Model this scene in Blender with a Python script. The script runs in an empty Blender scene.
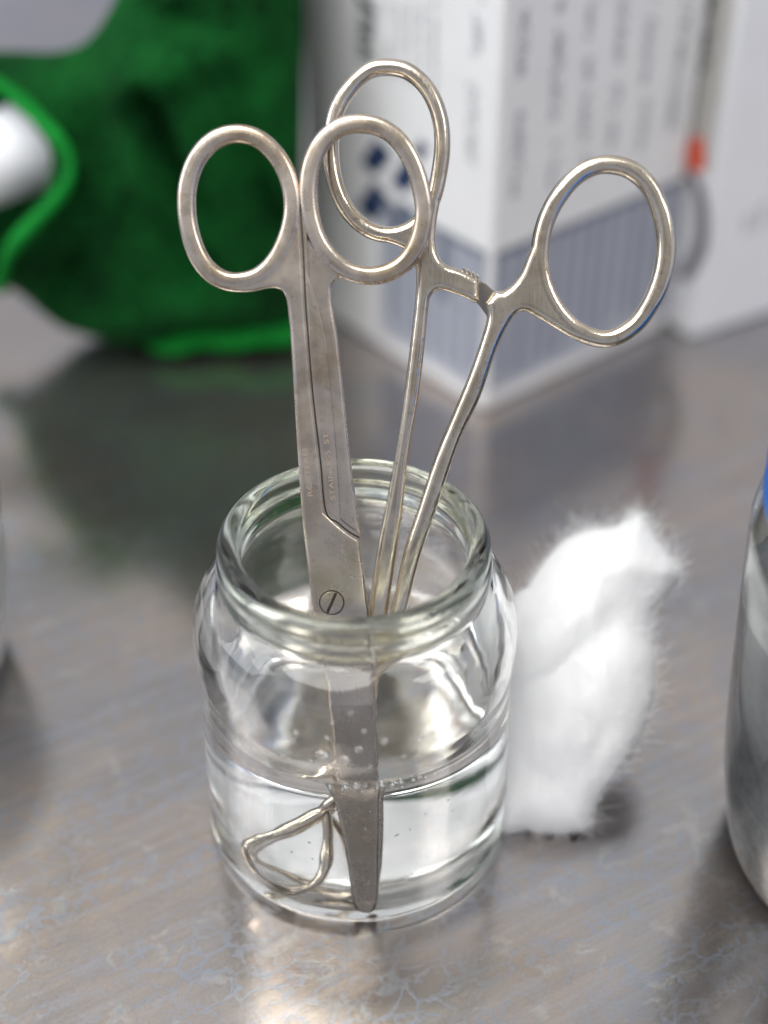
import bpy, math, random
import numpy as np
from mathutils import Vector, Matrix, noise
from math import sin, cos, pi, radians, sqrt, exp

random.seed(7); rng = np.random.default_rng(5)
S = 0.01                                    # everything below is written in centimetres
sc = bpy.context.scene
COL = sc.collection

# ---------------------------------------------------------------- camera
CAM = Vector((0.5925, -21.4986, 25.1033)); TH = radians(37.677); FPX = 1400.0
Fw = Vector((0, cos(TH), -sin(TH))); Up = Vector((0, sin(TH), cos(TH))); Rt = Vector((1, 0, 0))
cd = bpy.data.cameras.new('camera'); cam = bpy.data.objects.new('camera', cd); COL.objects.link(cam)
cam.location = CAM * S; cam.rotation_euler = (pi/2 - TH, 0, 0)
cd.sensor_fit = 'HORIZONTAL'; cd.sensor_width = 24; cd.lens = FPX/768*24
cd.clip_start = 0.01; cd.clip_end = 50
cd.dof.use_dof = True; cd.dof.focus_distance = 0.284; cd.dof.aperture_fstop = 3.9
sc.camera = cam

def ray(u, v): return Fw*FPX + Rt*(u-384) + Up*(512-v)
def on_depth(u, v, d): return CAM + ray(u, v)*(d/FPX)
def on_plane(u, v, o, n):
    r = ray(u, v); return CAM + r*((o-CAM).dot(n)/r.dot(n))
def on_y(u, v, y): return on_plane(u, v, Vector((0, y, 0)), Vector((0, 1, 0)))
def on_z(u, v, z): return on_plane(u, v, Vector((0, 0, z)), Vector((0, 0, 1)))

# ---------------------------------------------------------------- material helpers
def mat(name):
    m = bpy.data.materials.new(name); m.use_nodes = True
    nt = m.node_tree; nt.nodes.clear()
    out = nt.nodes.new('ShaderNodeOutputMaterial')
    return m, nt, out
def N(nt, t, **kw):
    n = nt.nodes.new(t)
    for k, v in kw.items():
        if k in n.inputs: n.inputs[k].default_value = v
        else: setattr(n, k, v)
    return n
def L(nt, a, ai, b, bi): nt.links.new(a.outputs[ai], b.inputs[bi])
def ramp(nt, pts, interp='LINEAR'):
    r = nt.nodes.new('ShaderNodeValToRGB'); e = r.color_ramp; e.interpolation = interp
    while len(e.elements) < len(pts): e.elements.new(0.5)
    for el, (p, c) in zip(e.elements, pts):
        el.position = p; el.color = (c, c, c, 1) if isinstance(c, (int, float)) else (*c, 1)
    return r
def mix(nt, fac, a, b, blend='MIX'):
    m = nt.nodes.new('ShaderNodeMix'); m.data_type = 'RGBA'; m.blend_type = blend
    for k, v in ((0, fac), (6, a), (7, b)):
        if isinstance(v, bpy.types.NodeSocket): nt.links.new(v, m.inputs[k])
        elif k == 0: m.inputs[0].default_value = v
        else: m.inputs[k].default_value = (*v, 1)
    return m.outputs[2]
def coords(nt, scale=(1, 1, 1), rot=(0, 0, 0), kind='Object'):
    tc = N(nt, 'ShaderNodeTexCoord'); m0 = N(nt, 'ShaderNodeMapping'); mp = N(nt, 'ShaderNodeMapping')
    m0.inputs['Rotation'].default_value = rot; mp.inputs['Scale'].default_value = scale
    L(nt, tc, kind, m0, 'Vector'); L(nt, m0, 0, mp, 'Vector'); return mp.outputs[0]
def noise_n(nt, vec, scale, detail=4, rough=.5, dist=0):
    n = N(nt, 'ShaderNodeTexNoise', Scale=scale, Detail=detail, Roughness=rough, Distortion=dist)
    nt.links.new(vec, n.inputs['Vector']); return n

def steel(name, base, stain, rough=.24, scl=1.0, stain_amt=.6, painted_shade=None):
    m, nt, out = mat(name)
    v = coords(nt)
    b = N(nt, 'ShaderNodeBsdfPrincipled', Metallic=1.0, Roughness=rough)
    n1 = noise_n(nt, v, 120*scl, 6, .62, .6); r1 = ramp(nt, [(.48, 0), (.70, 1)]); L(nt, n1, 'Fac', r1, 0)
    n3 = noise_n(nt, v, 900*scl, 3, .6); r3 = ramp(nt, [(.60, 0), (.78, .5)]); L(nt, n3, 'Fac', r3, 0)
    ml = N(nt, 'ShaderNodeMath', operation='MULTIPLY'); L(nt, r1, 0, ml, 0); ml.inputs[1].default_value = stain_amt
    c = mix(nt, ml.outputs[0], base, stain)
    c = mix(nt, r3.outputs[0], c, tuple(x*.62 for x in stain))
    if painted_shade:                                        # shade of the submerged blade painted into the steel colour, fading upwards
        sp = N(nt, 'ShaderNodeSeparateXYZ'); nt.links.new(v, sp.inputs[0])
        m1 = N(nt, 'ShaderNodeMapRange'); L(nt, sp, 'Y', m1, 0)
        m1.inputs[1].default_value = painted_shade[0]*S; m1.inputs[2].default_value = painted_shade[1]*S
        m1.inputs[3].default_value = painted_shade[2]; m1.inputs[4].default_value = 0
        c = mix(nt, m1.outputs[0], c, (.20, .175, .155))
    nt.links.new(c, b.inputs['Base Color'])
    n2 = noise_n(nt, v, 260*scl, 5, .6)
    mr = N(nt, 'ShaderNodeMapRange'); L(nt, n2, 'Fac', mr, 0)
    mr.inputs[1].default_value = .3; mr.inputs[2].default_value = .75
    mr.inputs[3].default_value = rough-.07; mr.inputs[4].default_value = rough+.12
    L(nt, mr, 0, b, 'Roughness')
    bp = N(nt, 'ShaderNodeBump', Strength=.10, Distance=.0003); L(nt, n2, 'Fac', bp, 'Height')
    vb = coords(nt, (1, .06, 1)); nb = noise_n(nt, vb, 2600*scl, 2, .5)
    bp2 = N(nt, 'ShaderNodeBump', Strength=.30, Distance=.0001); L(nt, nb, 'Fac', bp2, 'Height'); L(nt, bp, 0, bp2, 'Normal')
    L(nt, bp2, 0, b, 'Normal'); L(nt, b, 0, out, 0); return m
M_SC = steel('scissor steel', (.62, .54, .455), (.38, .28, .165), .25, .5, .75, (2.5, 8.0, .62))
M_FO = steel('forceps steel', (.66, .585, .48), (.40, .31, .19), .17, .7, .55)
M_IN = steel('dark steel', (.34, .31, .28), (.25, .2, .15), .2)
M_GAP = steel('blackened steel', (.07, .06, .05), (.04, .03, .02), .5)
m, nt, out = mat('engraving'); b = N(nt, 'ShaderNodeBsdfPrincipled', Metallic=.7, Roughness=.5)
b.inputs['Base Color'].default_value = (.43, .34, .25, 1); L(nt, b, 0, out, 0); M_ENG = m

def glass(name, ior, col, bump=0.0, bs=60, rough=0.0):
    m, nt, out = mat(name)
    g = N(nt, 'ShaderNodeBsdfGlass', Roughness=rough, IOR=ior); g.inputs['Color'].default_value = (*col, 1)
    if bump:
        v = coords(nt, (1, 1, 1.6)); n = noise_n(nt, v, bs, 2, .4, .8)
        bp = N(nt, 'ShaderNodeBump', Strength=1.0, Distance=bump); L(nt, n, 'Fac', bp, 'Height'); L(nt, bp, 0, g, 'Normal')
    L(nt, g, 0, out, 0); return m
M_GL = glass('clear glass', 1.5, (.993, .998, .992), .00011, 45)
M_GRIM = glass('greenish thick rim glass', 1.5, (.965, .99, .95), .00006, 60)
M_WI = glass('water against glass', 1.333/1.5, (1, 1, 1))
M_WT = glass('water surface', 1.333, (1, 1, 1), .00012, 40)
m, nt, out = mat('air bubble'); g = N(nt, 'ShaderNodeBsdfGlass', Roughness=0, IOR=1/1.333); g2 = N(nt, 'ShaderNodeBsdfGlossy', Roughness=.05)
x = N(nt, 'ShaderNodeMixShader', Fac=.22); L(nt, g, 0, x, 1); L(nt, g2, 0, x, 2); L(nt, x, 0, out, 0); M_BUB = m

def cloth_mat(name, col, col2, sheen=.3):
    m, nt, out = mat(name); v = coords(nt)
    n = noise_n(nt, v, 420, 5, .7); n2 = noise_n(nt, v, 30, 4, .6)
    a = N(nt, 'ShaderNodeMath', operation='ADD'); L(nt, n, 'Fac', a, 0); L(nt, n2, 'Fac', a, 1)
    h = N(nt, 'ShaderNodeMath', operation='MULTIPLY'); L(nt, a, 0, h, 0); h.inputs[1].default_value = .5
    r = ramp(nt, [(.40, col), (.62, col2)]); L(nt, h, 0, r, 0)
    b = N(nt, 'ShaderNodeBsdfPrincipled', Roughness=.95); L(nt, r, 0, b, 'Base Color')
    b.inputs['Sheen Weight'].default_value = sheen; b.inputs['Sheen Tint'].default_value = (*col2, 1)
    b.inputs['Specular IOR Level'].default_value = .1
    bp = N(nt, 'ShaderNodeBump', Strength=1.0, Distance=.002); L(nt, n, 'Fac', bp, 'Height'); L(nt, bp, 0, b, 'Normal')
    L(nt, b, 0, out, 0); return m
M_CL = cloth_mat('dark green terry', (.001, .020, .004), (.006, .10, .017))
M_HEM = cloth_mat('bright green hem', (.004, .16, .02), (.015, .33, .045))
def plain(name, col, rough=.5, spec=.5, nscale=200, var=.06, metal=0):
    m, nt, out = mat(name); v = coords(nt); n = noise_n(nt, v, nscale, 4, .6)
    r = ramp(nt, [(.3, tuple(c*(1-var) for c in col)), (.7, tuple(min(1, c*(1+var)) for c in col))]); L(nt, n, 'Fac', r, 0)
    b = N(nt, 'ShaderNodeBsdfPrincipled', Roughness=rough, Metallic=metal); L(nt, r, 0, b, 'Base Color')
    b.inputs['Specular IOR Level'].default_value = spec
    L(nt, b, 0, out, 0); return m
M_BOX = plain('white cardboard', (.70, .70, .70), .5, .4, 60, .03)
M_BOX2 = plain('white cardboard cool', (.73, .74, .76), .45, .4, 60, .03)
M_BEIGE = plain('beige grey card', (.50, .49, .46), .5, .4, 60, .03)
M_TXT = plain('grey print', (.16, .16, .18), .6)
M_TXTL = plain('pale grey print', (.33, .33, .35), .6)
M_BLK = plain('black print', (.03, .03, .04), .6)
M_NAVY = plain('navy print', (.012, .03, .09), .6)
M_BARD = plain('dark slate print', (.15, .17, .21), .6)
M_BARL = plain('slate print', (.22, .24, .30), .6)
M_BARM = plain('pale slate print', (.36, .38, .43), .6)
M_RED = plain('red print', (.80, .11, .05), .5)
M_TUBE = plain('white paper roll', (.86, .87, .90), .7, .3)
M_BLUE = plain('blue plastic lid', (.008, .13, .50), .3, .5)
M_DARK = plain('dark grey gauze', (.14, .145, .15), .8, .2, 300, .25)
M_WALL = plain('pale blue wall paint', (.46, .50, .62), .8)

m, nt, out = mat('cotton fibre')
b = N(nt, 'ShaderNodeBsdfDiffuse'); b.inputs[0].default_value = (.98, .98, .98, 1)
t = N(nt, 'ShaderNodeBsdfTranslucent'); t.inputs[0].default_value = (.98, .98, .98, 1)
x = N(nt, 'ShaderNodeMixShader', Fac=.35); L(nt, b, 0, x, 1); L(nt, t, 0, x, 2); L(nt, x, 0, out, 0); M_FIB = m
m, nt, out = mat('cotton'); v = coords(nt, (1, .22, 1), (0, 0, radians(-20))); n = noise_n(nt, v, 420, 7, .72, 1.6)
b = N(nt, 'ShaderNodeBsdfPrincipled', Roughness=1.0); b.inputs['Base Color'].default_value = (.985, .985, .985, 1)
b.inputs['Subsurface Weight'].default_value = .7; b.inputs['Subsurface Radius'].default_value = (1, 1, 1); b.inputs['Subsurface Scale'].default_value = .006
b.inputs['Specular IOR Level'].default_value = 0
bp = N(nt, 'ShaderNodeBump', Strength=.7, Distance=.0007); L(nt, n, 'Fac', bp, 'Height'); L(nt, bp, 0, b, 'Normal'); L(nt, b, 0, out, 0); M_COT = m

# table: worn metal sheet with a dried, crackled film
m, nt, out = mat('worn metal tabletop')
b = N(nt, 'ShaderNodeBsdfPrincipled', Metallic=.93, Roughness=.3)
ANG = radians(-28)
v = coords(nt, (1, 1, 1), (0, 0, ANG))
wn = noise_n(nt, v, 160, 3, .6)
sub = N(nt, 'ShaderNodeVectorMath', operation='SUBTRACT'); L(nt, wn, 'Color', sub, 0); sub.inputs[1].default_value = (.5, .5, .5)
scv = N(nt, 'ShaderNodeVectorMath', operation='SCALE'); L(nt, sub, 0, scv, 0); scv.inputs['Scale'].default_value = .009
add = N(nt, 'ShaderNodeVectorMath', operation='ADD'); nt.links.new(v, add.inputs[0]); L(nt, scv, 0, add, 1)
mp = N(nt, 'ShaderNodeMapping'); mp.inputs['Scale'].default_value = (.6, 1.0, 1); L(nt, add, 0, mp, 0)
vo = N(nt, 'ShaderNodeTexVoronoi', feature='DISTANCE_TO_EDGE', Scale=215.0); L(nt, mp, 0, vo, 'Vector')
vo2 = N(nt, 'ShaderNodeTexVoronoi', feature='DISTANCE_TO_EDGE', Scale=105.0); L(nt, mp, 0, vo2, 'Vector')
vein = ramp(nt, [(.0, 1), (.055, .8), (.10, 0)]); L(nt, vo, 'Distance', vein, 0)
vein2 = ramp(nt, [(.0, 1), (.035, 1), (.07, 0)]); L(nt, vo2, 'Distance', vein2, 0)
edge = ramp(nt, [(.08, 0), (.12, 1), (.18, 0)]); L(nt, vo, 'Distance', edge, 0)
vs = coords(nt, (.22, 1, 1), (0, 0, ANG))
band = noise_n(nt, vs, 110, 4, .6, .4)
bandr = ramp(nt, [(.36, .12), (.66, 1)]); L(nt, band, 'Fac', bandr, 0)
big = noise_n(nt, coords(nt), 22, 4, .55); bigr = ramp(nt, [(.40, 0), (.60, 1)]); L(nt, big, 'Fac', bigr, 0)
fine = noise_n(nt, v, 1500, 3, .7)
BEI = (.51, .44, .39); GRY = (.41, .39, .385); BLU = (.38, .44, .54); CRM = (.58, .57, .54)
c = mix(nt, bigr.outputs[0], BEI, GRY)
fr = ramp(nt, [(.3, .82), (.7, 1.12)]); L(nt, fine, 'Fac', fr, 0)
def mul(a, bb, k=None):
    q = N(nt, 'ShaderNodeMath', operation='MULTIPLY'); nt.links.new(a, q.inputs[0])
    if isinstance(bb, (int, float)): q.inputs[1].default_value = bb
    else: nt.links.new(bb, q.inputs[1])
    return q.outputs[0]
c = mix(nt, mul(edge.outputs[0], .5), c, (.42, .38, .38))
f1 = mul(mul(vein.outputs[0], bandr.outputs[0]), .68)
c = mix(nt, f1, c, BLU)
pt = noise_n(nt, v, 90, 3, .6); ptr = ramp(nt, [(.52, 0), (.62, 1)]); L(nt, pt, 'Fac', ptr, 0)
c = mix(nt, mul(mul(vein2.outputs[0], ptr.outputs[0]), .45), c, CRM)
# long wipe streaks
vst = coords(nt, (.05, 1, 1), (0, 0, radians(-30))); st = noise_n(nt, vst, 330, 4, .7)
sr = ramp(nt, [(.40, .93), (.62, 1.03)]); L(nt, st, 'Fac', sr, 0)
c = mix(nt, 1.0, c, sr.outputs[0], 'MULTIPLY'); c = mix(nt, .4, c, fr.outputs[0], 'MULTIPLY')
scr = ramp(nt, [(.735, 0), (.76, .5)]); vsc = coords(nt, (.02, 1, 1), (0, 0, radians(-33))); sn = noise_n(nt, vsc, 900, 2, .5); L(nt, sn, 'Fac', scr, 0)
c = mix(nt, scr.outputs[0], c, (.62, .60, .58))
nt.links.new(c, b.inputs['Base Color'])
rr = N(nt, 'ShaderNodeMapRange'); nt.links.new(f1, rr.inputs[0]); rr.inputs[3].default_value = .165; rr.inputs[4].default_value = .28
L(nt, rr, 0, b, 'Roughness')
bp = N(nt, 'ShaderNodeBump', Strength=.15, Distance=.0001); nt.links.new(mul(vo.outputs['Distance'], 1.0), bp.inputs['Height'])
bp2 = N(nt, 'ShaderNodeBump', Strength=.08, Distance=.0001); L(nt, st, 'Fac', bp2, 'Height'); L(nt, bp, 0, bp2, 'Normal')
bp3 = N(nt, 'ShaderNodeBump', Strength=.08, Distance=.0001); L(nt, fine, 'Fac', bp3, 'Height'); L(nt, bp2, 0, bp3, 'Normal')
L(nt, bp3, 0, b, 'Normal'); L(nt, b, 0, out, 0); M_TAB = m

# ---------------------------------------------------------------- object helpers
def link(name, me, parent=None, mats=()):
    o = bpy.data.objects.new(name, me); COL.objects.link(o)
    for mm in mats: me.materials.append(mm)
    if parent: o.parent = parent
    return o
def mesh(name, vs, fs, mats, parent=None, smooth=True, fm=None):
    me = bpy.data.meshes.new(name); me.from_pydata([tuple(Vector(p)*S) for p in vs], [], fs)
    o = link(name, me, parent, mats if isinstance(mats, (list, tuple)) else [mats])
    if smooth: me.polygons.foreach_set('use_smooth', [True]*len(me.polygons))
    if fm: me.polygons.foreach_set('material_index', fm)
    me.update(); return o
def thing(o, label, cat, group=None):
    o['label'] = label; o['category'] = cat
    if group: o['group'] = group
    return o
def empty(name, loc=(0, 0, 0), mtx=None):
    o = bpy.data.objects.new(name, None); COL.objects.link(o); o.empty_display_size = .01
    if mtx is not None: o.matrix_world = mtx
    else: o.location = Vector(loc)*S
    return o
def lathe(prof, seg=160, wob=None):
    vs, fs = [], []
    n = len(prof)
    for i in range(seg):
        a = 2*pi*i/seg
        for (r, z) in prof:
            k = 1 + (wob(a, z) if wob else 0)
            vs.append((r*k*cos(a), r*k*sin(a), z))
    for i in range(seg):
        j = (i+1) % seg
        for k in range(n-1):
            if prof[k][0] < 1e-6 and prof[k+1][0] < 1e-6: continue
            fs.append((i*n+k, j*n+k, j*n+k+1, i*n+k+1))
    return vs, fs
def cr(pts, n=8, closed=False):
    """Catmull-Rom through points"""
    P = [Vector(p) for p in pts]; m_ = len(P); o = []
    rngk = range(m_) if closed else range(m_-1)
    for i in rngk:
        g = lambda k: P[k % m_] if closed else P[min(max(k, 0), m_-1)]
        a, b_, c_, d = g(i-1), g(i), g(i+1), g(i+2)
        for k in range(n):
            t_ = k/n
            o.append(.5*((2*b_)+(c_-a)*t_+(2*a-5*b_+4*c_-d)*t_*t_+(3*b_-a-3*c_+d)*t_**3))
    if not closed: o.append(P[-1])
    return o
def flat(name, loops, ext, bev, mats, parent, z=0, res=3):
    """plate with rounded edges from 2-D outlines (cm)"""
    cu = bpy.data.curves.new(name, 'CURVE'); cu.dimensions = '2D'; cu.fill_mode = 'BOTH'
    cu.extrude = ext*S; cu.bevel_depth = bev*S; cu.bevel_resolution = res; cu.offset = -bev*S
    for lp in loops:
        sp = cu.splines.new('POLY'); sp.points.add(len(lp)-1); sp.use_cyclic_u = True
        for p, q in zip(sp.points, lp): p.co = (q[0]*S, q[1]*S, 0, 1)
    tmp = bpy.data.objects.new(name, cu); COL.objects.link(tmp); bpy.context.view_layer.update()
    me = bpy.data.meshes.new_from_object(tmp.evaluated_get(bpy.context.evaluated_depsgraph_get()))
    bpy.data.objects.remove(tmp); bpy.data.curves.remove(cu)
    me.name = name; me.materials.clear()
    for v_ in me.vertices: v_.co.z += z*S
    o = link(name, me, parent, [mats]); me.polygons.foreach_set('use_smooth', [True]*len(me.polygons))
    import bmesh
    bm = bmesh.new(); bm.from_mesh(me); bmesh.ops.remove_doubles(bm, verts=bm.verts, dist=2e-6); bmesh.ops.recalc_face_normals(bm, faces=bm.faces)
    for e in bm.edges:
        if len(e.link_faces) == 2 and e.calc_face_angle(0) > radians(28): e.smooth = False
    bm.to_mesh(me); bm.free()
    return o
def tube(name, pts, rad, mats, parent=None, seg=12, closed=False, flat_=1.0):
    P = [Vector(p) for p in pts]; n = len(P); vs, fs = [], []
    up = Vector((0.13, .21, 1)).normalized(); X = None
    for i, p in enumerate(P):
        t_ = (P[(i+1) % n]-P[i-1]) if closed else (P[min(i+1, n-1)]-P[max(i-1, 0)])
        t_.normalize(); X = (X if X else up.cross(t_)); X = (X - t_*X.dot(t_)).normalized(); Y = t_.cross(X)
        r = rad(i/(n-1)) if callable(rad) else rad
        for k in range(seg):
            a = 2*pi*k/seg; vs.append(p + X*r*cos(a) + Y*r*flat_*sin(a))
    for i in range(n if closed else n-1):
        j = (i+1) % n
        for k in range(seg):
            fs.append((i*seg+k, i*seg+(k+1) % seg, j*seg+(k+1) % seg, j*seg+k))
    if not closed: fs += [tuple(range(seg))[::-1], tuple((n-1)*seg+k for k in range(seg))]
    return mesh(name, vs, fs, mats, parent)

# ---------------------------------------------------------------- table and backdrop
tb = mesh('tabletop', [(-70, -25, 0), (70, -25, 0), (70, 75, 0), (-70, 75, 0), (-70, -25, -2), (70, -25, -2), (70, 75, -2), (-70, 75, -2)],
          [(0, 1, 2, 3), (7, 6, 5, 4), (0, 4, 5, 1), (1, 5, 6, 2), (2, 6, 7, 3), (3, 7, 4, 0)], M_TAB, smooth=False)
tb['kind'] = 'structure'
wl = mesh('wall', [(-250, 130, -90), (250, 130, -90), (250, 130, 14), (-250, 130, 14)], [(0, 1, 2, 3)], M_WALL, smooth=False)
wl['kind'] = 'structure'

# ---------------------------------------------------------------- the glass jar and its water
WL = 4.22                                          # water level
OUT = [(0.0, .16), (1.6, .15), (2.3, .12), (2.9, .03), (3.1, 0.0), (3.27, .03), (3.36, .12), (3.40, .28), (3.39, .5), (3.345, 1.5), (3.32, 3.0),
       (3.29, 4.2), (3.30, 4.8), (3.33, 5.3), (3.345, 5.65), (3.31, 6.0), (3.21, 6.32), (3.05, 6.58), (2.82, 6.76), (2.66, 6.88), (2.60, 6.98)]
BEAD = [(2.60, 6.98), (2.61, 7.06), (2.66, 7.12), (2.745, 7.19), (2.765, 7.28), (2.735, 7.37), (2.675, 7.42), (2.66, 7.47), (2.685, 7.54), (2.71, 7.66),
        (2.70, 7.79), (2.64, 7.885), (2.54, 7.92), (2.42, 7.91), (2.32, 7.85), (2.27, 7.74), (2.25, 7.60), (2.26, 7.2), (2.30, 6.98)]
INN = [(2.30, 6.98), (2.42, 6.80), (2.66, 6.58), (2.88, 6.32), (3.0, 6.0), (3.05, 5.65), (3.05, 5.2), (3.04, 4.8), (3.02, 4.5), (3.02, WL)]
WET = [(3.02, WL), (3.02, 1.5), (3.015, .75), (3.01, .46), (2.97, .30), (2.82, .23), (1.5, .22), (0, .21)]
def smooth_prof(p, n=4): return [(max(0, q[0]), q[1]) for q in cr([(a, b_, 0) for a, b_ in p], n)]
def wob(a, z): return .0022*sin(2*a+1+z*.3)+.0015*sin(5*a+z*1.7)
po, pb, pi_ = smooth_prof(OUT), smooth_prof(BEAD), smooth_prof(INN)
prof = po + pb[1:] + pi_[1:]
jv, jf = lathe(prof, 192, wob)
fm = []
for f in jf:
    k = f[0] % len(prof); fm.append(1 if len(po)-3 <= k < len(po)+len(pb)-3 else 0)
jar = mesh('glass_jar', jv, jf, [M_GL, M_GRIM], fm=fm)
thing(jar, 'squat clear glass jar with greenish rim, half full of water, holding the steel instruments', 'glass jar')
top = [(3.02, WL), (2.97, WL-.05), (2.88, WL-.085), (2.7, WL-.10), (1.5, WL-.105), (0, WL-.105)]
pw = smooth_prof(WET)[::-1] + smooth_prof(top)[1:]
wv, wf = lathe(pw, 192, wob)
nw = len(smooth_prof(WET))
wfm = [1 if f[0] % len(pw) >= nw-1 else 0 for f in wf]
water = mesh('water', wv, wf, [M_WI, M_WT], fm=wfm)
thing(water, 'clear still water filling the lower part of the open glass jar', 'water')
import bmesh
for o in (jar, water):
    bm = bmesh.new(); bm.from_mesh(o.data); bmesh.ops.remove_doubles(bm, verts=bm.verts, dist=1e-7); bm.to_mesh(o.data); bm.free()
# fine mould seam below the rim
tube('mould_seam', [on_y(374, 622, -2.67), on_y(373.5, 634, -2.73), on_y(373, 648, -2.76), on_y(373, 662, -2.66)], .018, M_GL, jar, 6)
# bubbles clinging to the inside at the water line
bm = bmesh.new(); bmesh.ops.create_uvsphere(bm, u_segments=16, v_segments=10, radius=1.0)
bme = bpy.data.meshes.new('bubble'); bm.to_mesh(bme); bm.free(); bme.materials.append(M_BUB)
bme.polygons.foreach_set('use_smooth', [True]*len(bme.polygons))
def bubble(x, y, z, r):
    o = bpy.data.objects.new('bubble', bme); COL.objects.link(o); o.parent = water
    o.location = Vector((x, y, z))*S; o.scale = (r*S,)*3
for i in range(46):
    if i < 30:
        a = radians(-90 + random.choice([random.uniform(-14, 16), random.uniform(-5, 38)])); r = random.uniform(.03, .075); zz = WL-.06-random.random()**2*.2-r
    else:
        a = radians(-90 + random.uniform(-25, 60)); r = random.uniform(.012, .03); zz = random.uniform(.9, 3.6)
    rad = 2.985 - r
    bubble(rad*cos(a), rad*sin(a), zz, r)

# droplets left on the inner wall above the water
M_DRP = glass('droplet water', 1.333/1.0, (1, 1, 1))
dme = bme.copy(); dme.name = 'droplet'; dme.materials.clear(); dme.materials.append(M_DRP)
for a, z, r in ((-93, 4.95, .10), (-88, 5.25, .07), (-101, 5.05, .12), (-105, 4.8, .06), (-84, 4.75, .05), (-97, 5.9, .05), (-79, 5.4, .06), (-110, 5.5, .05), (-90.5, 6.15, .045), (-72, 4.9, .05), (-66, 5.3, .07), (-118, 4.7, .06), (-99, 5.5, .045), (-86, 5.7, .04)):
    ri = 3.045-.006; a = radians(a)
    o = bpy.data.objects.new('droplet', dme); COL.objects.link(o); o.parent = water
    o.location = Vector((ri*cos(a), ri*sin(a), z))*S; o.rotation_euler = (0, 0, a); o.scale = (r*.4*S, r*S, r*random.uniform(.8, 1.3)*S)

# ---------------------------------------------------------------- instruments: each lies in a leaning plane of its own
class Plane:
    def __init__(s, p1, p2, p3, org):
        s.X = (p3-p2).normalized(); s.Nn = s.X.cross(p2-p1).normalized(); s.Y = s.Nn.cross(s.X)
        s.o = org
        if s.Nn.dot(CAM-org) < 0: raise Exception('flip')
        m_ = Matrix((s.X, s.Y, s.Nn)).transposed().to_4x4(); m_.translation = org*S; s.m = m_
    def __call__(s, u, v):
        q = on_plane(u, v, s.o, s.Nn)-s.o; return (q.dot(s.X), q.dot(s.Y), 0)
def sm(pl, pts, n=6, closed=True): return cr([pl(*p) for p in pts], n, closed)
def corner(pl, segs, n=6):
    """outline out of several smooth runs, sharp where runs meet"""
    o = []
    for s_ in segs:
        r = cr([pl(*p) for p in s_], n) if len(s_) > 2 else [Vector(pl(*p)) for p in s_]
        if o and (o[-1]-r[0]).length < 1e-3: r = r[1:]
        o += r
    if (o[0]-o[-1]).length < 1e-3: o = o[:-1]
    return o

# --- operating scissors
A = on_depth(368, 905, 29.82); SP = Plane(A, on_depth(330, 470, 28.35), on_depth(430, 470, 28.35), A)
sciss = empty('scissors', mtx=SP.m)
thing(sciss, 'straight satin steel surgical scissors standing blades down in the jar, in front of the forceps', 'scissors')
left_outer = [[(305, 300), (303, 262), (301, 225), (298.6, 190), (296, 174), (287, 155), (273, 140), (255, 131), (236, 128), (215, 133), (198, 145), (185, 166), (179, 192), (179, 218), (184, 245), (194, 267), (209, 283), (228, 291), (250, 292), (268, 288.5), (279, 289), (286, 297), (289, 318), (291, 340), (296, 425), (302, 515), (307, 560), (312, 600), (319, 650), (329, 715), (341, 790), (349, 850), (352, 882), (355, 898), (360, 904), (367, 906), (372, 904), (375, 897), (377, 880), (376, 840), (376, 800), (375, 730), (373, 665), (369, 615), (364.5, 578), (361, 555), (359, 538)],
              [(359, 538), (348, 531), (337, 522), (325, 511)],
              [(325, 511), (320, 460), (313, 400), (308, 340), (305, 300)]]
ringL_in = [(236, 143), (218, 149), (204, 165), (196.5, 188), (196, 214), (201, 238), (211, 259), (225, 270), (240, 272), (256, 267), (270, 252), (280, 230), (284, 206), (280, 182), (270, 162), (254, 147)]
lo = corner(SP, left_outer); li = sm(SP, ringL_in)
def ring(name, inner, a, b_, mt, parent, z=0, seg=20, ex=.8):
    """a finger ring: rounded band swept round the hole"""
    n = len(inner); vs, fs = [], []
    sg = lambda t: (abs(t)**ex)*(1 if t > 0 else -1)
    ctr = sum((Vector(p) for p in inner), Vector())/n
    for i in range(n):
        t_ = (inner[(i+1) % n]-inner[i-1]).normalized(); nn = Vector((t_.y, -t_.x, 0))
        if nn.dot(inner[i]-ctr) < 0: nn = -nn
        c = inner[i]+nn*a
        for k in range(seg):
            q = 2*pi*k/seg; vs.append(c+nn*a*1.03*sg(cos(q))+Vector((0, 0, z+b_*sg(sin(q)))))
    for i in range(n):
        j = (i+1) % n
        for k in range(seg):
            fs.append((i*seg+k, j*seg+k, j*seg+(k+1) % seg, i*seg+(k+1) % seg))
    o = mesh(name, vs, fs, mt, parent)
    bm = bmesh.new(); bm.from_mesh(o.data); bmesh.ops.recalc_face_normals(bm, faces=bm.faces); bm.to_mesh(o.data); bm.free(); return o
def fuse(name, objs, vox=.015, it=5):
    """forge several overlapping solids of one piece into one smooth skin"""
    bm = bmesh.new()
    for o in objs: bm.from_mesh(o.data)
    me = bpy.data.meshes.new(name); bm.to_mesh(me); bm.free()
    par, mt = objs[0].parent, objs[0].data.materials[0]
    for o in objs: bpy.data.objects.remove(o)
    tmp = bpy.data.objects.new(name, me); COL.objects.link(tmp)
    r_ = tmp.modifiers.new('r', 'REMESH'); r_.mode = 'VOXEL'; r_.voxel_size = vox*S; r_.use_smooth_shade = True
    q = tmp.modifiers.new('s', 'SMOOTH'); q.factor = .5; q.iterations = it
    bpy.context.view_layer.update()
    m2 = bpy.data.meshes.new_from_object(tmp.evaluated_get(bpy.context.evaluated_depsgraph_get()))
    bpy.data.objects.remove(tmp); m2.name = name; m2.materials.clear()
    m2.polygons.foreach_set('use_smooth', [True]*len(m2.polygons))
    return link(name, m2, par, [mt])
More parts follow.
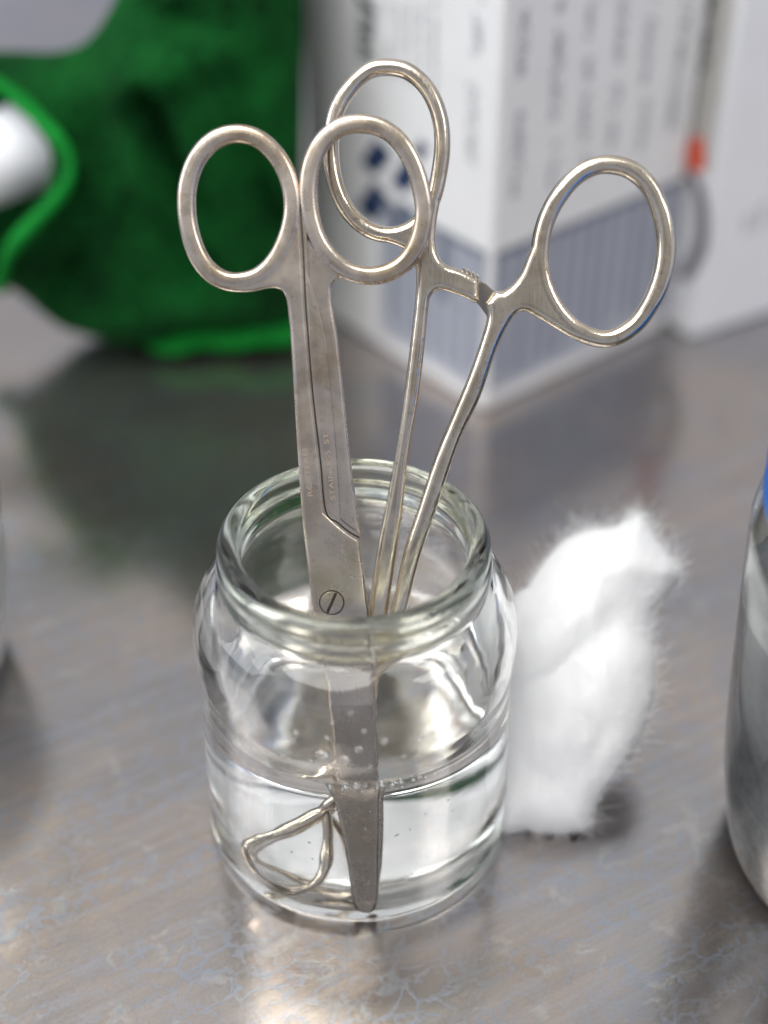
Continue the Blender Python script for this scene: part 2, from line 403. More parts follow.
lh = flat('blade_and_handle', [lo, li], .07, .085, M_SC, sciss, 0, 4)
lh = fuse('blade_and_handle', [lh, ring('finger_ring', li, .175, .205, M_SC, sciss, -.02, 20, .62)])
right_outer = [[(306.5, 300), (304.5, 262), (302.5, 230), (299.5, 205), (300, 185), (303, 163), (311, 143), (323, 128), (340, 119), (358, 117), (377, 120), (394, 128), (410, 144), (422, 166), (430, 193), (431.5, 220), (429, 243), (420, 261), (406, 273), (390, 279), (370, 281), (352, 279.5), (341, 278.5), (335, 281.5), (331.5, 288), (332, 301), (335, 320), (338, 340), (345, 405), (352, 470), (357, 505), (361, 535)],
               [(361, 535), (350, 530), (339, 521), (327, 509)],
               [(327, 509), (321.5, 455), (314.5, 400), (309.5, 340), (306.5, 300)]]
ringR_in = [(362, 133), (344, 136), (329, 148), (320, 167), (317, 190), (319, 214), (326, 236), (338, 253), (352, 263), (370, 267), (388, 263), (402, 252), (411, 235), (415, 213), (412, 190), (404, 166), (393, 148), (379, 137)]
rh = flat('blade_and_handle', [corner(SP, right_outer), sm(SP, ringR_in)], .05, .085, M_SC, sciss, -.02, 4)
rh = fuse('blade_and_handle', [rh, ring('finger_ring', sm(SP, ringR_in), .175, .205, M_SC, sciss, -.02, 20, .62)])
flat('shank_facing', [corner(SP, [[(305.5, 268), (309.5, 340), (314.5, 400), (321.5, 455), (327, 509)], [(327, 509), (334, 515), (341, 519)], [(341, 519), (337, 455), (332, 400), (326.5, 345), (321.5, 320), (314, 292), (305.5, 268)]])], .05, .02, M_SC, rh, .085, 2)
rear = [(330, 530), (354, 556), (366, 600), (375, 655), (378, 790), (378, 850), (376, 880), (374, 892), (366, 888), (356, 820), (347, 750), (337, 640), (330, 570)]
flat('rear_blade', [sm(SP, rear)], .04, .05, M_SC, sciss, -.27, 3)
# chamfer face down the right shank, seen as a lighter strip
# pivot screw: ring groove, head and slot
def disc(name, c, r0, r1, z, mt, n=40):
    vs, fs = [], []
    for k in range(n):
        a = 2*pi*k/n
        vs += [(c[0]+r1*cos(a), c[1]+r1*sin(a), z), (c[0]+r0*cos(a), c[1]+r0*sin(a), z)]
    for k in range(n):
        j = (k+1) % n; fs.append((2*k, 2*j, 2*j+1, 2*k+1))
    return vs, fs
pc = SP(332, 601); ZT = .155
ZT = .155
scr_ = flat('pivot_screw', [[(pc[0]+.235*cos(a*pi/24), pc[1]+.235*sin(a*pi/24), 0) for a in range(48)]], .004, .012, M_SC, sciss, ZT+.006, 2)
v_, f_ = disc('g', pc, .235, .262, ZT+.0025, None); mesh('screw_groove', v_, f_, M_GAP, scr_)
d_ = Vector((.40, .92, 0)).normalized(); n_ = Vector((-d_.y, d_.x, 0)); c_ = Vector((pc[0], pc[1], ZT+.0235))
mesh('screw_slot', [c_+d_*.225+n_*.03, c_-d_*.225+n_*.03, c_-d_*.225-n_*.03, c_+d_*.225-n_*.03], [(0, 1, 2, 3)], M_GAP, scr_)
# dark joint line where the two shanks meet
jl = [(300.5, 205), (303.6, 250), (305.8, 300), (308.8, 340), (313.8, 400), (320.8, 460), (326, 510), (338, 521.5), (349, 530.5), (359.5, 536.5)]
jp = cr([SP(*p) for p in jl], 5); vs, fs = [], []
for i, p in enumerate(jp):
    t_ = (jp[min(i+1, len(jp)-1)]-jp[max(i-1, 0)]).normalized(); q = Vector((-t_.y, t_.x, 0))*.017
    vs += [p+q+Vector((0, 0, .146)), p-q+Vector((0, 0, .146))]
    if i: fs.append((2*i-2, 2*i-1, 2*i+1, 2*i))
mesh('joint_gap', vs, fs, M_GAP, sciss)
vs = [Vector((v.x, v.y, .143))+((vs[k^1]-v)*-2.1 if (v-vs[k^1]).length else Vector()) for k, v in enumerate([Vector(q) for q in vs])]
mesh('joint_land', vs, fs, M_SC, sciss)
def text(body, u0, v0, u1, v1, size, z, parent, pl, mt, name='engraved_text'):
    cu = bpy.data.curves.new(name, 'FONT'); cu.body = body; cu.size = size*S; cu.align_x = 'LEFT'; cu.align_y = 'CENTER'
    tmp = bpy.data.objects.new(name, cu); COL.objects.link(tmp); bpy.context.view_layer.update()
    me = bpy.data.meshes.new_from_object(tmp.evaluated_get(bpy.context.evaluated_depsgraph_get()))
    bpy.data.objects.remove(tmp); me.materials.clear()
    a, b_ = Vector(pl(u0, v0)), Vector(pl(u1, v1)); d = (b_-a); wdt = max(v.co.x for v in me.vertices)
    k = d.length*S/wdt; X = d.normalized(); Y = Vector((-X.y, X.x, 0))
    for vv in me.vertices:
        p = a*S + X*vv.co.x*k + Y*vv.co.y; vv.co = (p.x, p.y, z*S)
    return link(name, me, parent, [mt])
text('ROSTFREI', 311, 496, 305.5, 448, .15, ZT+.003, lh, SP, M_ENG)
text('STAINLESS  ST', 333.5, 499, 326, 432, .13, ZT+.003, lh, SP, M_ENG)

# --- ring-handled forceps with looped jaws
B = on_depth(305, 850, 30.1); FP = Plane(B, on_depth(415, 470, 28.8), on_depth(515, 470, 28.68), B)
forc = empty('tissue_forceps', mtx=FP.m)
thing(forc, 'shiny steel ring handled forceps standing open in the jar, ratchet arm showing, behind the scissors', 'forceps')
fr_out = [[(503, 291), (512, 284), (521, 272), (529, 252), (540, 227), (550, 205), (562, 187), (578, 171), (594, 162), (611, 159), (632, 163), (649, 175), (662, 192), (671, 214), (675, 240), (674, 264), (667, 290), (655, 312), (639, 329), (620, 341), (598, 345), (576, 340), (556, 329), (538, 318), (527, 312), (517, 313), (508, 325), (497, 348), (480, 397), (460, 440), (437, 508), (421, 556), (408, 606), (392, 668), (372, 705), (358, 712), (356, 700), (372, 655), (390, 612), (404, 551), (418, 508), (435, 457), (457, 404), (470, 372), (481, 340), (487, 318), (485, 303)],
          [(485, 303), (495, 291)], [(495, 291), (503, 291)]]
fr_in = [(611, 174), (597, 175), (582, 183), (569, 197), (558, 215), (551, 236), (549, 258), (553, 282), (563, 303), (577, 319), (594, 328), (611, 329), (629, 318), (643, 298), (653, 271), (656, 243), (652, 217), (643, 194), (628, 179)]
h_ = flat('handle', [corner(FP, fr_out), sm(FP, fr_in)], .10, .145, M_FO, forc, 0, 5)
fuse('handle', [h_, ring('finger_ring', sm(FP, fr_in), .18, .25, M_FO, forc, 0, 20, .8)])
fl_out = [[(478, 279), (470, 274), (459, 269), (447, 265), (440, 258), (436, 246), (436, 225), (440, 200), (445, 175), (447.5, 150), (447, 122), (439, 98), (429, 79), (411, 65), (391, 58), (373, 61), (356, 70), (340, 86), (330, 105), (325, 128), (325, 155), (329, 180), (336, 203), (347, 222), (361, 234), (380, 240), (396, 245), (408, 252), (414, 262), (416, 275), (415, 300), (410, 345), (401, 415), (391, 477), (379, 540), (369, 600), (360, 650), (350, 700), (356, 712), (372, 705), (380, 660), (388, 610), (396, 556), (402, 514), (409, 452), (418, 400), (424, 350), (428, 310), (431, 296), (440, 290), (455, 294), (468, 299), (474, 303)],
          [(474, 303), (480, 301)], [(480, 301), (478, 279)]]
fl_in = [(387, 74), (372, 77), (357, 90), (345, 108), (339, 130), (338, 152), (341, 176), (348, 196), (359, 212), (374, 223), (391, 226), (407, 221), (418, 210), (426, 193), (431, 172), (434, 148), (433, 125), (427, 104), (417, 88), (403, 77)]
h_ = flat('handle', [corner(FP, fl_out), sm(FP, fl_in)], .10, .13, M_FO, forc, -.17, 5)
fuse('handle', [h_, ring('finger_ring', sm(FP, fl_in), .16, .24, M_FO, forc, -.17, 20, .8)])
rat = [[(478, 280), (486, 284), (496, 293), (492, 304), (487, 316), (479, 305), (476, 302)]]
flat('ratchet', [[Vector(FP(*p)) for p in rat[0]]], .06, .02, M_IN, forc, -.10, 2)
# ratchet teeth
for k in range(4):
    u = 462+k*4.5; v = 268+k*2.6
    flat('ratchet_tooth', [[Vector(FP(*p)) for p in ((u, v+3), (u+1.5, v-2.5), (u+5, v+3))]], .05, .008, M_FO, forc, -.1, 1)
# box lock and jaws
flat('box_lock', [sm(FP, [(366, 655), (383, 655), (382, 690), (372, 722), (360, 728), (354, 712), (357, 680)])], .12, .07, M_FO, forc, -.05, 3)
def fp3(u, v, z): p = FP(u, v); return Vector((p[0], p[1], z))
tube('jaw', [fp3(*p) for p in [(366, 715, .05), (352, 745, .1), (338, 772, .12), (326, 790, .12)]], lambda t: .15-.05*t, M_FO, forc, 12)
tube('jaw', [fp3(*p) for p in [(364, 718, -.12), (352, 748, -.2), (340, 775, -.25), (331, 792, -.28)]], lambda t: .15-.05*t, M_FO, forc, 12)
l1 = [(328, 786, .12), (312, 800, .2), (294, 812, .3), (276, 822, .42), (262, 833, .45), (262, 845, .42), (272, 860, .36), (288, 869, .30), (306, 869, .22), (322, 860, .15), (330, 845, .1), (333, 825, .08), (334, 800, .1)]
l2 = [(331, 790, -.1), (311, 804, -.05), (292, 818, 0), (272, 833, .0), (262, 847, -.1), (274, 857, -.3), (290, 861, -.4), (308, 870, -.5), (330, 880, -.55), (350, 882, -.55), (358, 864, -.5), (350, 832, -.4), (342, 806, -.3)]
l1 = [(305+(u-305)*1.14-(4 if v > 795 else 0), 800+(v-800)*1.12, z) for u, v, z in l1]
for l_ in (l1, l2):
    tube('jaw_loop', cr([fp3(*p) for p in l_], 6, True), lambda t: .112+.022*sin(t*25)+.010*sin(t*61+1), M_FO, forc, 12, True, .75)

# ---------------------------------------------------------------- boxes
def card_box(corner_, dA, lA, dB, lB, h, label, body, grp):
    dA = Vector(dA).normalized(); dB = Vector(dB).normalized(); c0 = Vector(corner_)
    e = empty('carton', corner_); thing(e, label, 'box', grp)
    q = [Vector((0, 0, 0)), dB*lB, dB*lB+dA*lA, dA*lA]
    z0 = Vector((0, 0, .02)); vs = [p+z0 for p in q]+[p+Vector((0, 0, h)) for p in q]
    o = mesh('carton_body', vs, [(3, 2, 1, 0), (4, 5, 6, 7), (0, 1, 5, 4), (1, 2, 6, 5), (2, 3, 7, 6), (3, 0, 4, 7)], body, e, False)
    bv = o.modifiers.new('b', 'BEVEL'); bv.width = .002; bv.segments = 4
    return e, c0, dA, dB
def face_coord(u, v, c0, d):
    n = Vector((d.y, -d.x, 0)); p = on_plane(u, v, c0, n)-c0; return p.dot(d), p.z
def prints(name, quads, c0, d, other, mt, e, off=.015):
    """quads: list of 4 (s, z) corners on the face through c0 along d"""
    n = Vector((d.y, -d.x, 0)); n = n if n.dot(other) < 0 else -n
    vs, fs = [], []
    for q in quads:
        k = len(vs); vs += [d*s+Vector((0, 0, z))+n*off for s, z in q]; fs.append((k, k+1, k+2, k+3))
    return mesh(name, vs, fs, mt, e, False)
def text_col(u, v0, v1, c0, d, wid, dens=.8, bold=1.0):
    """a line of print running up the box: small strokes"""
    s0, z1 = face_coord(u, v0, c0, d); _, z0 = face_coord(u-(v1-v0)*.0+0, v1, c0, d)
    z = z0; qs = []
    while z < z1:
        h = random.uniform(.05, .11)
        k = random.random()
        if k < dens:
            a = s0 - wid/2*random.uniform(.5, 1); b_ = s0 + wid/2*random.uniform(.5, 1)
            if random.random() < .5: qs.append([(a, z), (b_, z), (b_, z+h*.62*bold), (a, z+h*.62*bold)])
            else:
                m_ = random.choice((a, b_-.07)); qs.append([(m_, z), (m_+.09*bold, z), (m_+.09*bold, z+h*1.6), (m_, z+h*1.6)])
            z += h*1.15
        elif k > .97: z += .35
        else: z += h*.8
    return qs
e1, c1, a1, b1 = card_box((3.79, 16.18, 0), (-4.65, 5.68, 0), 9.2, (6.88, 5.68, 0), 8.75, 15,
    'white carton with grey text columns, navy emblem and slate barred picture, behind the forceps', M_BOX, None)
# small print
L_ = []
for u, v0, v1, w, dn in ((480, 0, 58, .3, .9), (474, 78, 165, .3, .9), (436, 0, 95, .12, .8), (424, 0, 75, .12, .8), (412, 0, 85, .12, .8), (400, 0, 80, .12, .8), (388, 0, 80, .12, .8)):
    L_ += text_col(u, v0, v1, c1, a1, w*1.5, dn, 1.2)
prints('printed_text', L_, c1, a1, b1, M_TXTL, e1)
prints('printed_title', text_col(366, -30, 62, c1, a1, 1.0, 1.0, 1.5), c1, a1, b1, M_BLK, e1)
R_ = []
for u, v0, v1, w in ((526, -10, 75, .3), (520, 112, 195, .32), (560, 30, 118, .34), (590, 60, 140, .3), (561, 0, 12, .3), (592, 0, 38, .3), (624, 0, 60, .32), (617, 85, 145, .28), (653, 0, 80, .3), (555, 140, 190, .25), (646, 100, 150, .25), (587, 155, 178, .25)):
    R_ += text_col(u, v0, v1, c1, b1, w*1.35, .9, 1.25)
prints('printed_text', R_, c1, b1, a1, M_TXTL, e1)
# emblem: four navy lozenges
E_ = []
for (u, v, du, dv) in ((377, 157, 13, 15), (406, 176, 12, 15), (374, 202, 14, 17), (404, 218, 13, 13), (421, 150, 6, 9)):
    E_.append([face_coord(*p, c1, a1) for p in ((u-du*1.25, v+dv*.3), (u-du*.1, v+dv*1.3), (u+du*1.25, v-dv*.1), (u+du*.0, v-dv*1.3))])
prints('printed_emblem', E_, c1, a1, b1, M_NAVY, e1)
# bar picture band along both faces
def zline(s, base=5.55): return base
for face, oth, s_end, sg in ((a1, b1, 5.2, -1), (b1, a1, 8.75, 1)):
    zt = 5.55
    s0, s1 = .19, s_end
    prints('picture_background', [[(s0, .7), (s1, .7), (s1, zt), (s0, zt)]], c1, face, oth, M_BARM, e1, .012)
    Q, D = [], []
    s = s0+.1
    while s < s1-.25:
        w = random.uniform(.26, .42); Q.append([(s, .9+random.random()*.8), (s+w, .9+random.random()*.8), (s+w, zt-.1), (s, zt-.1)]); s += w+random.uniform(.28, .46)
    prints('picture_bars', Q, c1, face, oth, M_BARL, e1, .017)
    D = [[(s0, zt-.12), (s1, zt-.12), (s1, zt+.14), (s0, zt+.14)]]
    prints('picture_outline', D, c1, face, oth, M_BARD, e1, .022)
# dark end of the left face picture + title strip at the right end of the right face
prints('picture_shade', [[face_coord(*p, c1, a1) for p in ((452, 232), (452, 300), (440, 300), (442, 232))]], c1, a1, b1, M_BARD, e1, .025)
prints('printed_title', text_col(688, 0, 125, c1, b1, .55, 1.0, 1.4), c1, b1, a1, M_TXTL, e1)

e2, c2, a2, b2 = card_box((11.26, 20.76, 0), (-.5, .87, 0), 6.0, (.87, .5, 0), 10, 15,
    'white carton with black lettering and a small red square, right of the barred carton', M_BOX2, None)
prints('printed_title', text_col(713, -40, 76, c2, a2, 1.1, 1.0, 1.7), c2, a2, b2, M_BLK, e2)
prints('side_panel', [[(.3, 6.2), (3.0, 6.2), (3.0, 14.5), (.3, 14.5)]], c2, a2, b2, M_BEIGE, e2, .008)
prints('red_square', [[face_coord(*p, c2, a2) for p in ((686, 140), (688, 172), (706, 170), (703, 136))]], c2, a2, b2, M_RED, e2, .02)
ob_ = []
cur = cr([(672, 176, 0), (686, 170, 0), (697, 184, 0), (703, 210, 0), (702, 240, 0), (694, 262, 0), (682, 278, 0)], 6)
fc = [face_coord(p[0], p[1], c2, a2) for p in cur]
for p, q in zip(fc, fc[1:]):
    ob_.append([(p[0]-.3, p[1]), (p[0]+.3, p[1]), (q[0]+.3, q[1]), (q[0]-.3, q[1])])
prints('picture_outline', ob_, c2, a2, b2, M_TXT, e2, .02)
T_ = text_col(748, 215, 232, c2, b2, .3, .9)+text_col(762, 205, 228, c2, b2, .3, .9)
prints('printed_text', T_, c2, b2, a2, M_TXT, e2)

# ---------------------------------------------------------------- green terry pouch and the white roll inside it
def fbm(p, f, o=3):
    s_, a = 0, 1
    for k in range(o): s_ += a*noise.noise(Vector(p)*f); f *= 2; a *= .5
    return s_
NS, NP = 120, 128
vs, fs = [], []
def pouch(s, a):
    """s 0 (mouth) .. 1 (closed right end); a angle in the cross-section, -90 deg = bottom, 180 = facing the camera"""
    top_ = 9.75 + (4.9/(1+exp(-(s-.53)*16))) + .25*sin(s*9)
    bot = .05 + 2.6*exp(-(s*4.2)**2)
    cz = (top_+bot)/2; hz = (top_-bot)/2
    dy = 3.1*(1-.25*s) * (1 - .10*sin(s*6)); cy = 20.7+.6*s
    sq = lambda t, e: (abs(t)**e)*(1 if t > 0 else -1)
    y = cy + dy*sq(cos(a), .9); z = cz + hz*sq(sin(a), .86)
    front = max(0, -cos(a)); fw = front**.35
    x = -13.4 + 11.3*s + .045*(z-6)*s
    # the near lip of the mouth bulges to the right at mid height
    x += (1.9+2.9*exp(-((z-8.0)/2.3)**2))*fw*exp(-s*4.0)
    if s > .93:
        k = (s-.93)/.07; y = cy + (y-cy)*sqrt(max(0, 1-k*k*.7))
    p = Vector((x, y, z))
    f = .30*fbm((x*.9, y*.3, z*.55), .5, 3) + .12*fbm(p, 1.1, 2)
    fold = .75*exp(-((x+7.0+.30*(z-8)-.10*(z-8)**2)/.50)**2)*exp(-((z-7.0)/3.0)**2) - .9*exp(-((x+5.8+.25*(z-7))/.6)**2)*exp(-((z-7.2)/2.8)**2)
    fold += .6*exp(-((z-9.6-.35*(x+8))/.7)**2)*exp(-((x+7)/3)**2) - .5*exp(-((z-11.2+.1*x)/.5)**2)*exp(-((x+5.5)/1.6)**2)
    fold -= .9*exp(-((x+2.9+.18*(z-5))/.55)**2)*exp(-((z-4.5)/3.5)**2) + .45*exp(-((x+9.6-.5*(z-3.4))/.5)**2)*exp(-((z-3.6)/1.6)**2)
    fold += .5*exp(-((z-2.2-.15*(x+6))/.8)**2)
    y -= (f+fold)*(.25+front)*min(1, .25+s*5); z += .2*f*min(1, s*5)
    z = max(z, .03)
    return Vector((x, y, z))
for i in range(NS+1):
    for j in range(NP):
        vs.append(pouch(i/NS, 2*pi*j/NP))
for i in range(NS):
    for j in range(NP):
        k = (j+1) % NP; fs.append((i*NP+j, i*NP+k, (i+1)*NP+k, (i+1)*NP+j))
fs.append(tuple(NS*NP+j for j in range(NP)))
po_ = mesh('cloth_pouch', vs, fs, M_CL)
so = po_.modifiers.new('s', 'SOLIDIFY'); so.thickness = .0022; so.offset = -1
thing(po_, 'dark green terry cloth sleeve with bright green hem, wrapped round a white roll', 'cloth')
rim_ = [pouch(0, 2*pi*j/NP)+Vector((0, -.05, 0)) for j in range(NP)]
tube('hem', rim_, lambda t: .20+.03*sin(t*40)+.02*sin(t*97), M_HEM, po_, 10, True)
hb = [Vector((x, 19.3+.07*(x+9)+.12*sin(x*2.1), .7+.08*sin(x*3)+.05*(x+6))) for x in np.linspace(-7.4, -2.3, 30)]
tube('hem', hb, lambda t: .36*min(1, t*4+.2), M_HEM, po_, 10)
# white roll going into the pouch
r0, r1 = Vector((-18.5, 18.8, 4.9)), Vector((-8.7, 21.3, 7.7))
d = (r1-r0).normalized(); pts = [r0+(r1-r0)*t for t in np.linspace(0, 1, 12)]
rl = tube('paper_roll', pts, 1.38, M_TUBE, None, 40)
thing(rl, 'plain white roll poking out of the mouth of the green cloth sleeve', 'roll')

# ---------------------------------------------------------------- cotton wool
def inside(poly, x, y):
    c_ = False; n = len(poly)
    for i in range(n):
        x1, y1 = poly[i][:2]; x2, y2 = poly[i-1][:2]
        if (y1 > y) != (y2 > y) and x < (x2-x1)*(y-y1)/(y2-y1)+x1: c_ = not c_
    return c_
CA = on_z(560, 846, .02) + Vector((0, .9, .35))
CP = Plane(CA, on_depth(600, 560, 32.6), on_depth(680, 560, 32.4), CA)
out_px = [(486, 640), (505, 606), (530, 582), (548, 556), (568, 538), (590, 530), (610, 528), (626, 522), (639, 515), (648, 526), (660, 545), (676, 566), (679, 578), (668, 594), (656, 606), (650, 625), (654, 650), (655, 685), (648, 718), (634, 750), (612, 780), (598, 800), (594, 812), (585, 829), (572, 832), (558, 834), (542, 834), (526, 831), (500, 832), (486, 790), (480, 720)]
poly = sm(CP, out_px, 4)
G = .07
xs = [p[0] for p in poly]; ys = [p[1] for p in poly]
PX = np.array(xs); PY = np.array(ys)
def edist(x, y):
    x1, y1 = PX, PY; x2, y2 = np.roll(PX, -1), np.roll(PY, -1)
    dx, dy = x2-x1, y2-y1; t_ = np.clip(((x-x1)*dx+(y-y1)*dy)/(dx*dx+dy*dy+1e-9), 0, 1)
    return float(np.sqrt(((x-x1-t_*dx)**2+(y-y1-t_*dy)**2).min()))
def height(x, y, e):
    k = min(1, e/1.5); h = 1.15*sqrt(1-(1-k)**2)
    h += (.38*fbm((x, y, 1.7), .5, 3) - .13*exp(-(fbm((x*.9+3, y*.6, 2), .55, 2)/.10)**2) + .05*abs(fbm((x*1.6, y*.8, 5), 1.5, 3)))*k
    h += .35*exp(-((x-2.0-.1*y)/.25)**2)*k                  # ridge where the wad folds over
    return h
nx = int((max(xs)-min(xs))/G)+2; ny = int((max(ys)-min(ys))/G)+2
idx = {}; vs = []; fs = []
def cotv(i, j, side):
    key = (i, j, side)
    if key in idx: return idx[key]
    x, y = min(xs)+i*G, min(ys)+j*G
    ins = inside(poly, x, y); e = edist(x, y) if ins else 0
    h = height(x, y, e) if e > 0 else 0
    if e <= G*.8 and (i, j, 1-side) in idx: idx[key] = idx[(i, j, 1-side)]; return idx[key]
    z = h if side == 0 else -h*1.0
    idx[key] = len(vs); vs.append((x, y, z)); return idx[key]
for side in (0, 1):
    for i in range(nx):
        for j in range(ny):
            if inside(poly, min(xs)+(i+.5)*G, min(ys)+(j+.5)*G):
                q = [cotv(i, j, side), cotv(i+1, j, side), cotv(i+1, j+1, side), cotv(i, j+1, side)]
                fs.append(tuple(q if side == 0 else q[::-1]))
fs = [f for f in fs if len(set(f)) == 4]
cot = mesh('cotton_wad', vs, fs, M_COT); cot.matrix_world = CP.m
thing(cot, 'torn white fluffy cotton wool wad leaning beside the water jar', 'cotton wool')
# stray fibres over the surface and far past the torn edge
fv, ff = [], []
def fibre(p, d, ln, w):
    n = 6; q = Vector(p); d = Vector(d).normalized(); bend = Vector(rng.normal(size=3))*.5
    side = d.cross(Vector((rng.normal(), rng.normal(), rng.normal()))).normalized()
    k0 = len(fv)
    for k in range(n+1):
        ww = w*(1-.6*k/n); fv.append(tuple(q+side*ww)); fv.append(tuple(q-side*ww))
        q = q + d*(ln/n); d = (d+bend*(.9/n)).normalized()
    for k in range(n): ff.append((k0+2*k, k0+2*k+1, k0+2*k+3, k0+2*k+2))
FPc = CP; np_ = len(poly)
cx_, cy_ = sum(xs)/np_, sum(ys)/np_
for _ in range(6000):                               # rim fibres
    i = random.randrange(np_); p = poly[i]; q = poly[(i+1) % np_]; t_ = random.random()
    x, y = p[0]+(q[0]-p[0])*t_, p[1]+(q[1]-p[1])*t_
    tx, ty = q[0]-p[0], q[1]-p[1]; l_ = math.hypot(tx, ty)+1e-6; nx_, ny_ = ty/l_, -tx/l_
    if inside(poly, x+nx_*.05, y+ny_*.05): nx_, ny_ = -nx_, -ny_
    iN = random.uniform(0, .4)
    s_ = max(0, fbm((x, y, 9), 1.3, 3)+.25); sg_ = random.choice((-1, 1, 1))
    nx_, ny_ = nx_*.55+sg_*tx/l_, ny_*.55+sg_*ty/l_
    fibre((x-nx_*iN, y-ny_*iN, random.uniform(-.5, .5)), (nx_+rng.normal()*.35, ny_+rng.normal()*.35, rng.normal()*.5), iN+random.uniform(.08, .34)*(.25+s_*.8), .0014)
for (u, v, du, dv, k, ln_, sp_) in ((639, 520, .1, -1, 260, .42, .16), (630, 524, -.3, -1, 120, .3, .2), (650, 540, .5, -1, 120, .3, .2), (672, 566, 1, -.4, 160, .34, .14), (676, 580, 1, .1, 200, .36, .12), (664, 594, 1, .5, 90, .25, .15),
                                     (588, 826, .4, 1, 170, .38, .14), (560, 832, -.1, 1, 150, .32, .2), (536, 832, -.3, 1, 160, .34, .2), (653, 690, 1, .3, 60, .2, .2), (650, 622, 1, -.2, 80, .25, .2), (590, 533, -.3, -1, 100, .22, .35)):
    for _ in range(k):
        a_ = FPc(u, v); dx_, dy_ = du+rng.normal()*.35, -dv+rng.normal()*.35
        fibre((a_[0]-dx_*.12+rng.normal()*sp_, a_[1]-dy_*.12+rng.normal()*sp_, rng.normal()*.2), (dx_, dy_, rng.normal()*.3), ln_*random.uniform(.4, 1.2), .0014)
for _ in range(12000):                               # surface fibres
    x, y = random.uniform(min(xs), max(xs)), random.uniform(min(ys), max(ys))
    if not inside(poly, x, y): continue
    h = height(x, y, edist(x, y))
    a = random.gauss(1.2, .7)
    fibre((x, y, h-.03), (cos(a), sin(a), .12), random.uniform(.3, .8), .003)
fb = mesh('fibres', fv, ff, M_FIB, cot, False)
fb['kind'] = 'stuff'

# ---------------------------------------------------------------- neighbouring jars at the frame edges
def plain_jar(name, c, prof_, label, cat, mats=M_GL):
    vs, fs = lathe(prof_, 96); o = mesh(name, vs, fs, mats); o.location = Vector(c)*S
    bm = bmesh.new(); bm.from_mesh(o.data); bmesh.ops.remove_doubles(bm, verts=bm.verts, dist=1e-7); bm.to_mesh(o.data); bm.free()
    return thing(o, label, cat)
full = smooth_prof(OUT)+smooth_prof(BEAD)[1:]+smooth_prof(INN[:-1]+[(3.02, 1.5), (3.0, 1.0), (2.93, .64), (2.78, .46), (2.5, .40), (1.5, .38), (0, .37)])[1:]
RJ = Vector((12.02, -1.4, 0))
rjp = smooth_prof([(0, .1), (2.6, .08), (3.4, 0), (3.60, .08), (3.75, .4), (3.92, 1.2), (4.12, 2.4), (4.27, 4.0), (4.40, 6), (4.52, 8), (4.52, 8.8), (4.3, 9.3), (4.1, 9.5), (4.1, 10.9), (4.0, 10.98), (3.93, 10.9),
                   (3.92, 9.45), (4.12, 9.15), (4.33, 8.7), (4.36, 8), (4.24, 6), (4.11, 4), (3.96, 2.4), (3.76, 1.2), (3.55, .5), (2.6, .28), (0, .25)])
rj = plain_jar('storage_jar', RJ, rjp, 'tall glass jar of dark grey gauze under a blue lid, at the right edge', 'glass jar')
LJ = Vector((-12.85, 4.3, 0))
plain_jar('glass_jar', LJ, rjp, 'glass jar packed with white cotton wool, cut off by the left edge', 'glass jar')
cv, cf = lathe(smooth_prof([(0, .2), (2.5, .24), (3.58, .5), (3.83, 1.4), (4.01, 2.5), (4.13, 3.8), (4.16, 4.6), (3.0, 5.3), (1.5, 5.7), (0, 5.8)]), 64, lambda a, z: .001*sin(7*a+z*3))
co = mesh('cotton_filling', cv, cf, M_COT); co.location = LJ*S
thing(co, 'white cotton wool stuffed inside the jar at the left edge', 'cotton wool')
lv, lf = lathe(smooth_prof([(0, 11.2), (3.4, 11.18), (4.2, 11.12), (4.38, 10.95), (4.43, 10.7), (4.43, 9.5), (4.4, 9.38), (4.27, 9.40), (4.25, 10.99), (4.1, 11.05), (0, 11.06)]), 160, lambda a, z: (.005*(1 if sin(50*a) > 0 else 0) if 9.8 < z < 11.1 else 0))
lid = mesh('lid', lv, lf, M_BLUE, rj)
dv, df = lathe(smooth_prof([(0, .2), (2.6, .23), (3.58, .47), (3.80, 1.2), (4.0, 2.4), (4.15, 4.0), (4.27, 6.0), (4.2, 7.4), (3.0, 8.0), (0, 8.2)]), 96, lambda a, z: .001*sin(9*a+z*2))
dk = mesh('gauze', dv, df, M_DARK); dk.location = RJ*S
thing(dk, 'dark grey gauze pressed inside the blue lidded jar at the right edge', 'gauze')

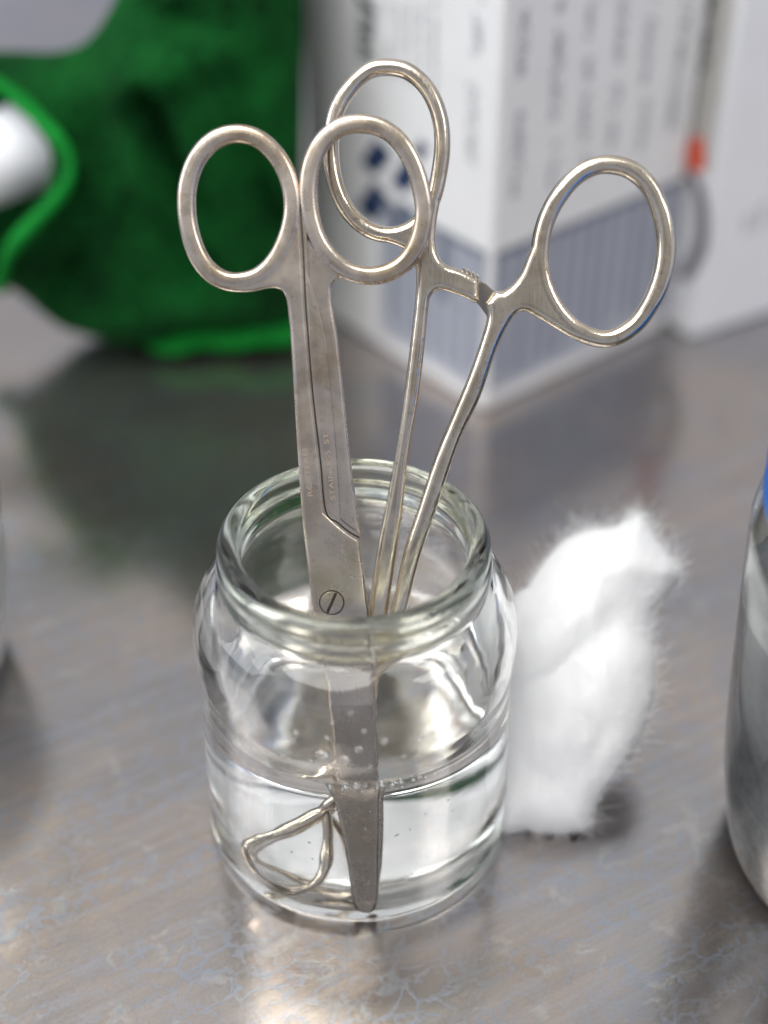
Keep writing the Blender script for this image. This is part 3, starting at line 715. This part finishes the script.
# ---------------------------------------------------------------- light: soft room light from windows, two broad lamps
w = bpy.data.worlds.new('World'); sc.world = w; w.use_nodes = True; nt = w.node_tree; nt.nodes.clear()
wo = nt.nodes.new('ShaderNodeOutputWorld'); bg = nt.nodes.new('ShaderNodeBackground'); L(nt, bg, 0, wo, 0)
tc = N(nt, 'ShaderNodeTexCoord'); sx = N(nt, 'ShaderNodeSeparateXYZ'); L(nt, tc, 'Generated', sx, 0)
r = ramp(nt, [(.0, (.45, .45, .45)), (.46, (.55, .56, .60)), (.56, (.62, .71, .98)), (.72, (.78, .79, .84)), (1.0, (.95, .95, .94))])
mr = N(nt, 'ShaderNodeMapRange'); L(nt, sx, 'Z', mr, 0); mr.inputs[1].default_value = -1; mr.inputs[2].default_value = 1; L(nt, mr, 0, r, 0)
n = noise_n(nt, tc.outputs['Generated'], 3.2, 3, .5); nr = ramp(nt, [(.38, .6), (.62, 1.25)]); L(nt, n, 'Fac', nr, 0)
wc = mix(nt, 1.0, r.outputs[0], nr.outputs[0], 'MULTIPLY')
dp = N(nt, 'ShaderNodeVectorMath', operation='DOT_PRODUCT'); L(nt, tc, 'Generated', dp, 0); dp.inputs[1].default_value = (.1, -.83, .55)
dr = ramp(nt, [(.74, 1), (.93, .58)]); L(nt, dp, 'Value', dr, 0)      # added dark patch on the camera side, deepens reflections in the steel
wc = mix(nt, 1.0, wc, dr.outputs[0], 'MULTIPLY'); nt.links.new(wc, bg.inputs[0]); bg.inputs[1].default_value = .8
def area(name, loc, target, sx_, sy_, power, col):
    l = bpy.data.lights.new(name, 'AREA'); l.shape = 'RECTANGLE'; l.size = sx_*S; l.size_y = sy_*S; l.energy = power; l.color = col
    o = bpy.data.objects.new(name, l); COL.objects.link(o); o.location = Vector(loc)*S
    o.rotation_euler = (Vector(target)-Vector(loc)).to_track_quat('-Z', 'Y').to_euler(); return o
area('ceiling_lamp', (-30, -22, 112), (0, 3, 3), 110, 70, 15.0, (1, .985, .96))
area('window_lamp', (-95, -10, 60), (0, 5, 5), 60, 70, 5.0, (.93, .96, 1))
area('side_lamp', (70, -40, 80), (0, 3, 6), 35, 35, 2.5, (1, .96, .92))

# ---------------------------------------------------------------- render settings
sc.view_settings.view_transform = 'Standard'; sc.view_settings.look = 'None'; sc.view_settings.exposure = 0
sc.render.engine = 'CYCLES'; cy = sc.cycles
cy.max_bounces = 20; cy.transmission_bounces = 20; cy.glossy_bounces = 8; cy.diffuse_bounces = 4; cy.transparent_max_bounces = 12
cy.sample_clamp_indirect = 6; cy.blur_glossy = .6; cy.use_denoising = True
try: cy.denoiser = 'OPENIMAGEDENOISE'
except Exception: pass
